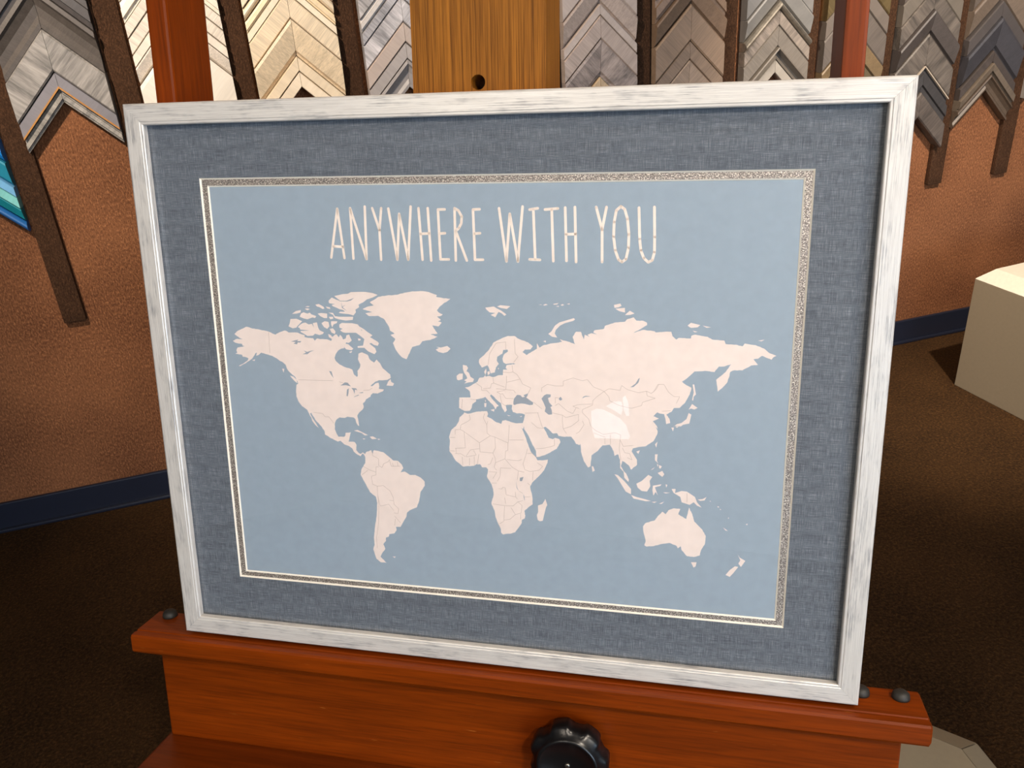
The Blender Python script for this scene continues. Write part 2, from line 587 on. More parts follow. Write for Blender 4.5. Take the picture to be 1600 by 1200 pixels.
# column: centre, words that place it, list from the top down of (apex height, rgb, finish, profile, depth, words[, edge]); last entry is the lower apex
GOLD, DKLINE = (176, 122, 60), (34, 28, 26)
COLUMNS = [
    (-0.7520, 'at the left picture edge', [
        (1.560, (150, 160, 170), 'plain', 'flat', .030, 'pale grey'), (1.480, (60, 120, 170), 'plain', 'slope', .028, 'steel blue'),
        (1.400, (70, 150, 190), 'plain', 'flat', .028, 'sky blue'), (1.330, (26, 110, 150), 'plain', 'step', .03, 'deep blue'),
        (1.266, (24, 128, 208), 'plain', 'round', .030, 'bright blue'), (1.210, (36, 132, 156), 'plain', 'slope', .030, 'teal'),
        (1.147, (112, 172, 214), 'plain', 'flat', .028, 'light blue'), (1.119, (120, 190, 186), 'plain', 'flat', .028, 'mint green'),
        (1.088, (18, 124, 136), 'plain', 'slope', .026, 'dark teal'), (1.052, (30, 96, 160), 'plain', 'round', .022, 'narrow royal blue'), 1.022]),
    (-0.4590, 'left of the framed map', [
        (1.640, (92, 84, 78), 'grain', 'flat', .035, 'dark taupe'), (1.570, (66, 60, 58), 'grain', 'step', .035, 'charcoal'),
        (1.500, (86, 78, 72), 'grain', 'scoop', .040, 'wide dark grey-brown'), (1.400, (146, 140, 134), 'weather', 'flat', .036, 'wide weathered grey-white'),
        (1.300, (122, 118, 122), 'plain', 'flat', .030, 'smooth slate grey', (0.86, 1.0, GOLD)), (1.259, (142, 136, 128), 'weather', 'step', .026, 'narrow worn silver-grey'), 1.224]),
    (-0.1520, 'behind the left easel post', [
        (1.620, (222, 212, 194), 'plain', 'flat', .03, 'ivory'), (1.560, (230, 218, 200), 'plain', 'step', .032, 'stepped ivory'),
        (1.510, (224, 212, 196), 'grain', 'flat', .030, 'pale cream'), (1.475, (220, 208, 192), 'grain', 'flat', .028, 'chalky cream'),
        (1.435, (228, 216, 200), 'plain', 'flat', .030, 'smooth cream'), (1.405, (222, 210, 196), 'grain', 'slope', .030, 'streaked cream'),
        (1.362, (228, 218, 204), 'plain', 'flat', .034, 'wide off-white'), 1.150]),
    (0.1385, 'between left post and centre board, first column', [
        (1.620, (226, 206, 174), 'plain', 'flat', .03, 'sand'), (1.560, (230, 212, 184), 'plain', 'flat', .03, 'pale sand'),
        (1.522, (232, 214, 186), 'plain', 'round', .030, 'rounded cream'), (1.490, (226, 204, 168), 'plain', 'step', .030, 'stepped cream'),
        (1.462, (232, 216, 190), 'plain', 'flat', .028, 'narrow ivory'), (1.438, (226, 206, 176), 'grain', 'flat', .030, 'light maple'),
        (1.374, (224, 202, 170), 'grain', 'slope', .034, 'wide whitewashed maple'), (1.281, (228, 208, 178), 'plain', 'flat', .030, 'butter cream'),
        (1.242, (234, 216, 190), 'plain', 'flat', .028, 'small ivory'), 1.200]),
    (0.4365, 'against the centre board\'s left', [
        (1.600, (196, 190, 186), 'plain', 'flat', .03, 'pale silver'), (1.520, (178, 172, 170), 'weather', 'flat', .03, 'mottled silver'),
        (1.470, (186, 180, 176), 'plain', 'step', .032, 'stepped pale grey'), (1.437, (172, 168, 170), 'weather', 'flat', .032, 'brushed pewter'),
        (1.405, (190, 184, 184), 'weather', 'flat', .030, 'washed grey'), (1.341, (184, 166, 154), 'plain', 'flat', .032, 'pinkish taupe'),
        (1.290, (168, 158, 152), 'plain', 'flat', .030, 'narrow warm grey'), (1.246, (152, 144, 140), 'plain', 'scoop', .030, 'hollowed grey'), 1.170]),
    (0.7290, 'behind the centre board', [
        (1.560, (160, 146, 134), 'grain', 'flat', .03, 'tan'), (1.470, (150, 136, 124), 'grain', 'flat', .03, 'taupe'),
        (1.380, (140, 128, 118), 'grain', 'step', .03, 'stepped taupe'), (1.290, (150, 136, 126), 'grain', 'flat', .03, 'dusty brown'), 1.190]),
    (1.0150, 'against the centre board\'s right', [
        (1.600, (164, 148, 138), 'grain', 'flat', .03, 'rosy taupe'), (1.500, (168, 152, 142), 'plain', 'flat', .030, 'smooth rosy taupe'),
        (1.415, (166, 148, 136), 'grain', 'slope', .032, 'dusty rose-grey'), (1.342, (172, 156, 146), 'plain', 'flat', .030, 'narrow mauve-grey'),
        (1.312, (164, 146, 134), 'grain', 'flat', .032, 'greige'), (1.247, (140, 126, 118), 'weather', 'slope', .032, 'wide weathered brown-grey'),
        (1.141, (176, 150, 118), 'grain', 'flat', .026, 'tan'), 1.080]),
    (1.3080, 'second column right of centre board', [
        (1.560, (168, 138, 112), 'grain', 'flat', .03, 'light walnut'), (1.450, (158, 128, 104), 'grain', 'step', .032, 'grooved walnut'),
        (1.385, (146, 118, 96), 'grain', 'slope', .036, 'darker walnut'), (1.319, (164, 136, 112), 'grain', 'flat', .032, 'wide driftwood brown'),
        (1.216, (152, 128, 108), 'grain', 'flat', .030, 'brown ash'), (1.162, (166, 144, 124), 'grain', 'lip', .030, 'fine-lipped tan'), 1.060]),
    (1.6130, 'third column right of centre board', [
        (1.520, (138, 132, 126), 'plain', 'flat', .03, 'stone grey'), (1.440, (132, 128, 124), 'plain', 'flat', .03, 'flat grey'),
        (1.370, (140, 136, 132), 'plain', 'slope', .034, 'cool grey'), (1.307, (176, 166, 152), 'metal', 'round', .036, 'shiny rounded silver'),
        (1.278, (150, 138, 126), 'weather', 'flat', .030, 'flecked grey-brown'), (1.234, (134, 124, 114), 'grain', 'flat', .030, 'ash brown'),
        (1.172, (122, 112, 102), 'plain', 'scoop', .038, 'deep hollowed grey'), (1.133, (176, 166, 154), 'plain', 'flat', .026, 'small pale grey'), 1.092]),
    (1.9000, 'behind the right easel post', [
        (1.500, (138, 118, 82), 'metal', 'flat', .03, 'dull gold'), (1.420, (150, 128, 88), 'metal', 'flat', .030, 'bright gold'),
        (1.345, (120, 108, 98), 'plain', 'flat', .030, 'dim grey'), (1.288, (112, 102, 94), 'grain', 'flat', .030, 'smoky brown-grey'),
        (1.190, (140, 116, 84), 'grain', 'slope', .030, 'tan-edged brown'), (1.130, (104, 90, 66), 'grain', 'flat', .028, 'olive brown'), 1.040]),
    (2.1850, 'above the map\'s top right corner', [
        (1.520, (112, 100, 90), 'grain', 'flat', .03, 'umber grey'), (1.440, (104, 94, 86), 'grain', 'flat', .03, 'slate brown'),
        (1.370, (116, 106, 96), 'plain', 'flat', .03, 'clay grey'), (1.302, (108, 98, 90), 'weather', 'flat', .032, 'worn grey-brown'),
        (1.233, (84, 76, 72), 'grain', 'slope', .040, 'dark smoky brown'), (1.160, (110, 100, 92), 'weather', 'flat', .032, 'wide barn-wood grey'),
        (1.060, (70, 66, 66), 'grain', 'step', .032, 'dark charcoal', (0.0, 0.05, (170, 156, 140))), (0.975, (104, 94, 86), 'weather', 'flat', .034, 'wide cracked grey'), 0.890]),
    (2.4630, 'nearest the right picture edge', [
        (1.500, (92, 82, 74), 'grain', 'flat', .03, 'dark umber'), (1.410, (86, 76, 68), 'grain', 'flat', .03, 'coffee brown'),
        (1.330, (104, 90, 78), 'grain', 'slope', .034, 'mid brown'), (1.240, (70, 64, 62), 'plain', 'flat', .034, 'near-black brown'),
        (1.188, (58, 56, 60), 'grain', 'slope', .040, 'wide blue-black'), (1.083, (66, 58, 54), 'grain', 'flat', .032, 'black-brown'),
        (1.044, (96, 84, 72), 'grain', 'lip', .040, 'ridged brown'), (1.006, (82, 68, 56), 'grain', 'scoop', .036, 'hollowed dark walnut'), 0.950]),
    (2.7550, 'cut off by the right picture edge', [
        (1.400, (150, 142, 134), 'plain', 'flat', .03, 'ash white'), (1.300, (140, 132, 122), 'grain', 'flat', .03, 'pale ash'),
        (1.200, (150, 140, 132), 'plain', 'flat', .03, 'dove grey'), (1.110, (130, 122, 116), 'plain', 'flat', .03, 'mouse grey'), 1.020]),
]
ORD = ['lowest', 'second from bottom', 'third from bottom', 'fourth from bottom', 'fifth from bottom', 'sixth from bottom', 'seventh from bottom', 'eighth from bottom', 'ninth from bottom', 'tenth from bottom']
for cs, where, items in COLUMNS:
    lowest = items[-1]
    tone = 1.06 if 0.9 < cs < 1.1 else 0.84 if 1.1 < cs < 2.3 else 1.0
    items = items[:-1]
    for i, it in enumerate(items):
        zb = items[i + 1][0] if i + 1 < len(items) else lowest
        zt, rgb, fin, prof, dep, words = it[:6]
        edge = None
        if len(it) > 6:
            e = it[6]
            edge = (e[0], e[1], sample_mat(e[2], 'plain'))
        rank = ORD[len(items) - 1 - i]
        corner_sample(cs, zt, (zt - zb) - 0.0022, sample_mat(tuple(int(v * tone) for v in rgb), fin), prof, dep * 1.35, 0.1155,
                      '%s corner sample %s, %s' % (words, where, rank), 'moulding corner samples on the wall', edge)

# ------------------------------------------------------------------ white display plinths
def plinth(name, label, corner, ang, size, h, cham, top_mat, side_mat):
    """box with a chamfered lid; corner = one foot corner, ang = heading of its first side"""
    m = Matrix.Translation((corner[0], corner[1], 0)) @ Matrix.Rotation(ang, 4, 'Z')
    t = thing(name, label, 'plinth', m, 'white display plinths')
    a, b = size
    box('body', (a, b, h), (a / 2, b / 2, h / 2), side_mat, t, bevel=0.002)
    c, k = cham
    vs = [(0, 0, h), (a, 0, h), (a, b, h), (0, b, h), (c, c, h + k), (a - c, c, h + k), (a - c, b - c, h + k), (c, b - c, h + k)]
    fs = [(3, 2, 1, 0), (0, 1, 5, 4), (1, 2, 6, 5), (2, 3, 7, 6), (3, 0, 4, 7), (4, 5, 6, 7)]
    fix_normals(mesh_obj('chamfered_lid', [Vector(v) + Vector((0, 0, 0.001)) for v in vs], fs, top_mat, t))
    return t


ang = math.atan2(2.469 - 2.656, 1.653 - 1.590)
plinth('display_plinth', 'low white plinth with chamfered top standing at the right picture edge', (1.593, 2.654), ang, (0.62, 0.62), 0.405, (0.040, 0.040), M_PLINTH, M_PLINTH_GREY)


def octagon_plinth(name, label, p0, bis, R, zt, inset, drop):
    """eight-sided plinth; p0 = the corner of its flat top that faces away from the easel"""
    c = Vector((p0[0] + R * math.cos(bis), p0[1] + R * math.sin(bis), 0))
    t = thing(name, label, 'plinth', Matrix.Translation(c), 'white display plinths')
    a0 = bis + math.pi
    R2 = R + inset
    ring = lambda r, z: [Vector((r * math.cos(a0 + k * math.pi / 4), r * math.sin(a0 + k * math.pi / 4), z)) for k in range(8)]
    lo, hi = ring(R2, 0.0), ring(R2, zt - drop - 0.001)
    vs = lo + hi
    fs = [(k, (k + 1) % 8, 8 + (k + 1) % 8, 8 + k) for k in range(8)] + [tuple(range(8))[::-1], tuple(range(8, 16))]
    fix_normals(mesh_obj('body', vs, fs, M_PLINTH_GREY, t))
    top, rim = ring(R - 0.0008, zt), ring(R2, zt - drop)
    fix_normals(mesh_obj('top_board', top + ring(R - 0.0008, zt - drop - 0.0005), [(k, (k + 1) % 8, 8 + (k + 1) % 8, 8 + k) for k in range(8)] + [tuple(range(8)), tuple(range(8, 16))[::-1]], M_PLINTH_GREY, t))
    for k in range(8):                               # the mitred sloping boards round the top, with fine open joints
        a, b = ring(R, zt)[k], ring(R, zt)[(k + 1) % 8]
        d, e = rim[k], rim[(k + 1) % 8]
        g = (b - a).normalized() * 0.0014
        q = [a + g, b - g, e - g, d + g]
        low = [v - Vector((0, 0, 0.004)) for v in q]
        fix_normals(mesh_obj('chamfer_board', q + low, [(0, 1, 2, 3), (7, 6, 5, 4), (0, 4, 5, 1), (1, 5, 6, 2), (2, 6, 7, 3), (3, 7, 4, 0)], M_PLINTH_GREY, t))
    return t


octagon_plinth('display_plinth', 'eight-sided grey-white plinth low on the floor behind the right end of the easel tray', (0.714, 0.962), math.radians(210.7), 0.20, 0.25, 0.050, 0.022)

# ------------------------------------------------------------------ easel
HALF_H = 0.28565
FOOT = easel_pt(0, -1.1357, 0)
FOOT.z = 0
EASEL = thing('easel', 'red-brown wooden studio easel holding the framed map', 'easel', Matrix.Translation(FOOT) @ Matrix.Rotation(FY, 4, 'Z'))
EINV = EASEL.matrix_world.inverted()


def on_easel(o, x, y, z, turn=0.0, parent=None):
    """put a part at easel-plane coordinates, leaning with the easel; turn = its own x axis swung in that plane"""
    m = EROT @ Matrix.Rotation(turn, 4, 'Z')
    m.translation = easel_pt(x, y, z)
    if parent is None:
        o.parent = EASEL
        o.matrix_local = EINV @ m
    return o


R90 = math.pi / 2


def post(name, x0, x1, z0, z1, y0, y1, mat=M_EASEL, bevel=0.003):
    o = box(name, (y1 - y0, x1 - x0, z1 - z0), (0, 0, 0), mat, bevel=bevel)
    return on_easel(o, (x0 + x1) / 2, (y0 + y1) / 2, (z0 + z1) / 2, R90)


ZB = -0.0365
post('side_post', -0.3465, -0.3240, ZB - 0.072, ZB, -1.105, 0.80)
post('side_post', 0.3060, 0.3250, ZB - 0.072, ZB, -1.105, 0.80)

# wide centre board with its adjusting hole
def centre_board():
    x0, x1, z0, z1, y0, y1 = -0.0735, 0.0530, ZB - 0.078, ZB, -0.43, 0.78
    hx, hy, r, hsq = -0.0105, 0.2965, 0.0068, 0.02
    bm = bmesh.new()

    def slab(xa, xb, ya, yb):
        q = bmesh.ops.create_cube(bm, size=1.0)
        for v in q['verts']:
            v.co = Vector(((ya + yb) / 2 + v.co.x * (yb - ya), -((xa + xb) / 2 + v.co.y * (xb - xa)), (z0 + z1) / 2 + v.co.z * (z1 - z0)))

    slab(x0, x1, y0, hy - hsq)
    slab(x0, x1, hy + hsq, y1)
    slab(x0, hx - hsq, hy - hsq, hy + hsq)
    slab(hx + hsq, x1, hy - hsq, hy + hsq)
    n = 32
    rings = []
    for z in (z1, z0):
        inn, out = [], []
        for k in range(n):
            a = 2 * math.pi * k / n
            c, s_ = math.cos(a), math.sin(a)
            m = max(abs(c), abs(s_))
            inn.append(bm.verts.new((hy + r * s_, -(hx + r * c), z)))
            out.append(bm.verts.new((hy + hsq * s_ / m, -(hx + hsq * c / m), z)))
        rings.append((inn, out))
    for k in range(n):
        j = (k + 1) % n
        (fi, fo), (bi, bo) = rings
        bm.faces.new((fi[k], fo[k], fo[j], fi[j]))
        bm.faces.new((bi[j], bo[j], bo[k], bi[k]))
        bm.faces.new((fi[j], bi[j], bi[k], fi[k]))
    o = bm_obj('centre_board', bm, M_EASEL_OAK)
    m = EROT @ Matrix.Rotation(R90, 4, 'Z')
    m.translation = easel_pt(0, 0, 0)
    o.parent = EASEL
    o.matrix_local = EINV @ m
    return o


centre_board()
for y in (-0.62, 0.10, 0.70):
    c = box('crossbar', (0.63, 0.06, 0.03), (0, 0, 0), M_EASEL, bevel=0.003)
    on_easel(c, -0.009, y, ZB - 0.098)

# tray: moulded section drawn along the easel
TRAY = [(-0.042, -0.2898), (0.0000, -0.2898), (0.0012, -0.2908), (0.0034, -0.2908), (0.0046, -0.2899), (0.0112, -0.2902), (0.0132, -0.2922), (0.0134, -0.3095), (0.0118, -0.3120), (-0.042, -0.3120)]


def tray():
    n = len(TRAY)
    vs = []
    for x in (-0.4240, -0.4222, 0.4222, 0.4240):
        k = 0.0018 if abs(x) > 0.4230 else 0.0
        cz, cy = -0.012, -0.301
        for z, y in TRAY:
            vs.append((x, y + (k if y < cy else -k), z + (k if z < cz else -k)))
    fs = []
    for i in range(3):
        for k in range(n):
            j = (k + 1) % n
            fs.append((i * n + k, i * n + j, (i + 1) * n + j, (i + 1) * n + k))
    fs += [tuple(range(n))[::-1], tuple(range(3 * n, 4 * n))]
    o = fix_normals(mesh_obj('tray', vs, fs, M_EASEL))
    return on_easel(o, 0, 0, 0)


TR = tray()
for bx, bz in ((-0.403, -0.0340), (0.404, -0.0290), (0.367, -0.0290)):
    k = lathe('tray_bumper', [(0.0085, 0.0), (0.0085, 0.002), (0.0078, 0.0050), (0.0055, 0.0072), (0.0020, 0.0080)], M_RUBBER, TR, 20)
    k.location = (bx, -0.2898, bz)
    k.rotation_euler = (-R90, 0, 0)
cl = box('rest_strip', (0.68, 0.0040, 0.016), (0, -0.2878, -0.0260), M_EASEL, TR)
ap = box('apron', (0.810, 0.124, 0.022), (0, 0, 0), M_EASEL, bevel=0.002)
on_easel(ap, 0, -0.3742, -0.023)
lg = box('lower_ledge', (0.824, 0.030, 0.146), (0, 0, 0), M_EASEL_SHADED, bevel=0.008, seg=4)
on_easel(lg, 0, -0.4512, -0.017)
# black star knob on the apron
kn = lathe('clamp_knob', [(0.016, 0.0), (0.016, 0.006), (0.036, 0.008), (0.0395, 0.012), (0.0400, 0.026), (0.0375, 0.031), (0.0330, 0.0325), (0.0325, 0.0365), (0.0305, 0.0380), (0.0285, 0.0372), (0.0265, 0.0345), (0.004, 0.0335)], M_BLACK, None, 112, 7, 0.055)
on_easel(kn, 0.082, -0.3780, -0.012)
lathe('knob_screw', [(0.0030, 0.0), (0.0030, 0.0010), (0.0015, 0.0016)], M_STEEL, kn, 16, at=(0.0, 0.0, 0.0335))
# feet on the floor (below the picture)
for x in (-0.335, 0.3155):
    f = box('foot', (0.05, 0.50, 0.06), (x, -0.06, 0.030), M_EASEL, EASEL, bevel=0.006)
box('foot_bar', (0.62, 0.05, 0.05), (-0.01, 0.13, 0.032), M_EASEL, EASEL, bevel=0.004)

# ------------------------------------------------------------------ framed picture
# map shapes and lettering in tenths of a millimetre from the middle of the print
LAND = {
  'north_america': '-2697,585 -2650,620 -2552,662 -2496,647 -2411,636 -2312,618 -2237,587 -2207,604 -2163,622 -2127,633 -2106,627 -2090,614 -2051,615 -1994,616 -1954,601 -1913,589 -1918,572 -1887,565 -1824,562 -1809,536 -1783,560 -1748,554 -1679,555 -1632,538 -1620,557 -1653,579 -1658,609 -1627,596 -1615,580 -1586,604 -1565,608 -1546,578 -1531,605 -1511,586 -1500,557 -1472,568 -1462,601 -1434,611 -1423,582 -1408,550 -1447,523 -1467,529 -1487,496 -1499,466 -1527,462 -1563,441 -1593,401 -1606,367 -1598,341 -1565,306 -1509,277 -1445,261 -1420,249 -1410,206 -1379,176 -1366,189 -1369,239 -1341,271 -1332,308 -1355,357 -1345,418 -1305,432 -1249,409 -1227,361 -1184,331 -1157,363 -1121,327 -1098,279 -1062,250 -1019,214 -1015,183 -1054,157 -1148,150 -1192,127 -1237,88 -1220,85 -1184,115 -1149,125 -1143,88 -1149,62 -1094,56 -1112,35 -1164,12 -1216,14 -1238,-4 -1244,-25 -1293,-52 -1307,-78 -1330,-96 -1324,-138 -1338,-164 -1385,-208 -1399,-230 -1390,-294 -1386,-340 -1397,-337 -1417,-303 -1423,-270 -1440,-253 -1475,-251 -1509,-248 -1541,-263 -1598,-261 -1635,-289 -1651,-324 -1656,-393 -1641,-435 -1622,-469 -1559,-466 -1545,-452 -1539,-421 -1481,-414 -1497,-462 -1514,-515 -1448,-516 -1428,-545 -1436,-602 -1412,-631 -1390,-643 -1367,-624 -1346,-637 -1330,-656 -1343,-666 -1355,-645 -1368,-637 -1392,-669 -1422,-653 -1464,-621 -1479,-587 -1513,-563 -1565,-548 -1602,-511 -1634,-522 -1703,-491 -1771,-451 -1773,-416 -1809,-362 -1859,-308 -1894,-250 -1906,-224 -1920,-234 -1901,-276 -1869,-326 -1833,-385 -1871,-354 -1904,-310 -1910,-276 -1941,-217 -1948,-196 -2003,-160 -2039,-110 -2058,-60 -2056,17 -2047,69 -2028,80 -2032,103 -2055,151 -2102,190 -2128,216 -2140,236 -2151,276 -2191,308 -2212,314 -2245,340 -2293,365 -2356,380 -2413,395 -2451,367 -2474,360 -2463,394 -2478,387 -2503,352 -2528,324 -2559,303 -2606,274 -2667,243 -2682,248 -2628,273 -2573,309 -2564,330 -2592,342 -2628,345 -2633,365 -2683,373 -2709,373 -2685,387 -2693,414 -2676,441 -2639,449 -2594,457 -2619,463 -2621,480 -2671,485 -2703,494 -2723,511 -2674,532 -2609,531 -2644,543 -2671,562',
  'greenland': '-1099,994 -1024,1006 -908,1016 -834,1037 -760,1050 -670,1056 -582,1048 -502,1019 -511,1003 -447,992 -367,986 -400,962 -441,938 -483,903 -508,871 -485,848 -449,833 -470,817 -510,812 -471,778 -500,762 -464,754 -498,714 -563,721 -509,643 -582,633 -510,611 -585,578 -667,563 -702,522 -777,500 -809,435 -841,377 -890,396 -922,431 -953,479 -975,535 -948,576 -996,615 -953,632 -1001,662 -1008,702 -1054,773 -1110,804 -1211,801 -1247,829 -1175,842 -1274,868 -1222,893 -1154,906 -1194,937 -1151,961',
  'south_america': '-1346,-657 -1329,-620 -1269,-595 -1263,-624 -1240,-593 -1139,-609 -1098,-643 -1063,-669 -1042,-690 -985,-694 -944,-734 -931,-770 -962,-815 -918,-805 -862,-838 -805,-834 -749,-859 -708,-900 -707,-943 -755,-1012 -774,-1109 -807,-1192 -881,-1227 -911,-1252 -921,-1297 -993,-1422 -1044,-1426 -1039,-1463 -1070,-1504 -1123,-1515 -1132,-1546 -1162,-1557 -1164,-1595 -1196,-1636 -1177,-1687 -1217,-1744 -1235,-1784 -1171,-1848 -1238,-1846 -1281,-1812 -1300,-1752 -1313,-1707 -1294,-1644 -1297,-1568 -1284,-1476 -1253,-1322 -1237,-1172 -1248,-1106 -1311,-1058 -1364,-951 -1403,-872 -1392,-813 -1343,-737 -1340,-679',
  'africa': '-266,-144 -234,-155 -201,-151 -141,-131 -57,-121 -31,-120 -22,-149 -32,-175 19,-199 51,-224 109,-244 120,-211 155,-202 219,-222 257,-230 334,-226 325,-240 302,-257 327,-302 352,-366 370,-424 389,-476 408,-521 452,-565 471,-601 516,-598 574,-585 570,-618 535,-700 470,-778 411,-842 393,-877 398,-917 411,-967 416,-1006 416,-1069 369,-1106 331,-1144 341,-1195 335,-1224 305,-1243 302,-1278 268,-1333 234,-1383 184,-1404 145,-1407 106,-1419 87,-1400 85,-1360 47,-1281 29,-1218 25,-1167 -5,-1105 -7,-1071 17,-994 13,-937 0,-887 -26,-843 -48,-805 -42,-771 -35,-729 -51,-707 -97,-709 -116,-677 -156,-679 -183,-698 -223,-704 -297,-712 -375,-648 -407,-589 -432,-557 -431,-523 -422,-455 -430,-408 -404,-333 -350,-284 -325,-243 -314,-196 -273,-161',
  'eurasia': '-311,7 -318,-100 -278,-119 -262,-130 -208,-124 -187,-94 -178,-53 -140,-27 -140,-4 -83,8 -46,25 -18,-9 29,-52 54,-99 69,-70 89,-61 38,-11 3,36 11,53 31,38 70,-1 110,-32 117,-68 148,-124 169,-102 158,-54 198,-44 222,-45 217,-84 229,-116 268,-130 316,-120 259,-126 316,-126 348,-138 338,-190 325,-227 334,-228 305,-239 302,-264 327,-285 337,-255 339,-285 340,-288 378,-345 415,-429 453,-499 459,-565 478,-564 528,-547 583,-519 663,-469 698,-401 687,-369 647,-359 624,-373 580,-359 561,-311 529,-260 553,-250 592,-285 624,-316 663,-310 679,-337 726,-343 804,-339 836,-378 851,-409 883,-420 894,-407 899,-480 930,-584 970,-644 993,-630 1004,-515 1062,-470 1107,-411 1177,-399 1216,-462 1224,-510 1258,-491 1278,-547 1282,-632 1315,-664 1322,-725 1362,-767 1368,-743 1341,-683 1315,-658 1288,-612 1300,-557 1326,-569 1365,-600 1385,-640 1441,-589 1440,-535 1388,-457 1400,-423 1456,-406 1519,-396 1593,-339 1622,-277 1628,-238 1612,-199 1629,-220 1618,-187 1580,-145 1637,-115 1611,-105 1584,-95 1620,-55 1641,-65 1682,-69 1694,-107 1706,-166 1742,-154 1735,-115 1703,-73 1749,-44 1773,-5 1825,-2 1874,54 1912,131 1925,196 1868,226 1837,251 1876,279 1945,351 2055,360 2125,352 2163,406 2212,408 2270,431 2224,356 2177,312 2143,279 2163,168 2211,218 2239,251 2256,304 2264,357 2293,374 2371,377 2447,426 2506,433 2464,484 2503,490 2535,517 2619,484 2632,505 2660,521 2596,545 2556,580 2477,613 2379,626 2360,599 2301,613 2213,616 2201,647 2093,654 2052,679 1942,696 1907,685 1903,659 1793,661 1773,645 1737,676 1726,717 1660,715 1579,708 1585,704 1576,718 1471,728 1384,699 1505,774 1504,796 1469,813 1408,812 1381,843 1320,823 1303,801 1205,790 1117,756 1108,729 1019,713 1010,690 1046,673 992,685 956,670 975,648 929,669 921,624 911,651 893,696 848,695 816,648 830,593 839,575 784,597 725,609 693,622 716,595 619,578 536,557 508,538 496,534 473,576 473,521 418,489 371,456 332,486 356,510 410,512 434,543 388,581 295,613 256,639 193,638 138,617 50,572 9,508 -40,451 -97,401 -102,370 -75,319 -18,344 -3,317 16,262 56,275 69,328 98,360 78,391 83,431 135,464 144,500 183,505 191,489 151,457 134,417 142,378 165,363 244,373 260,366 173,351 164,323 180,308 140,306 135,250 83,245 35,227 3,238 -37,228 -52,276 -31,312 -28,276 -41,244 -57,223 -102,214 -119,177 -143,160 -185,134 -209,121 -250,111 -202,76 -196,12 -245,10',
  'australia': '1512,-1217 1537,-1180 1626,-1145 1650,-1102 1694,-1050 1726,-1075 1750,-1032 1800,-1007 1863,-1010 1846,-1066 1923,-1108 1944,-990 1978,-1056 1999,-1130 2071,-1200 2111,-1266 2108,-1350 2073,-1423 2062,-1480 2006,-1499 1943,-1497 1890,-1438 1878,-1397 1851,-1421 1837,-1394 1773,-1371 1684,-1393 1607,-1420 1549,-1428 1530,-1416 1541,-1369 1520,-1287',
}
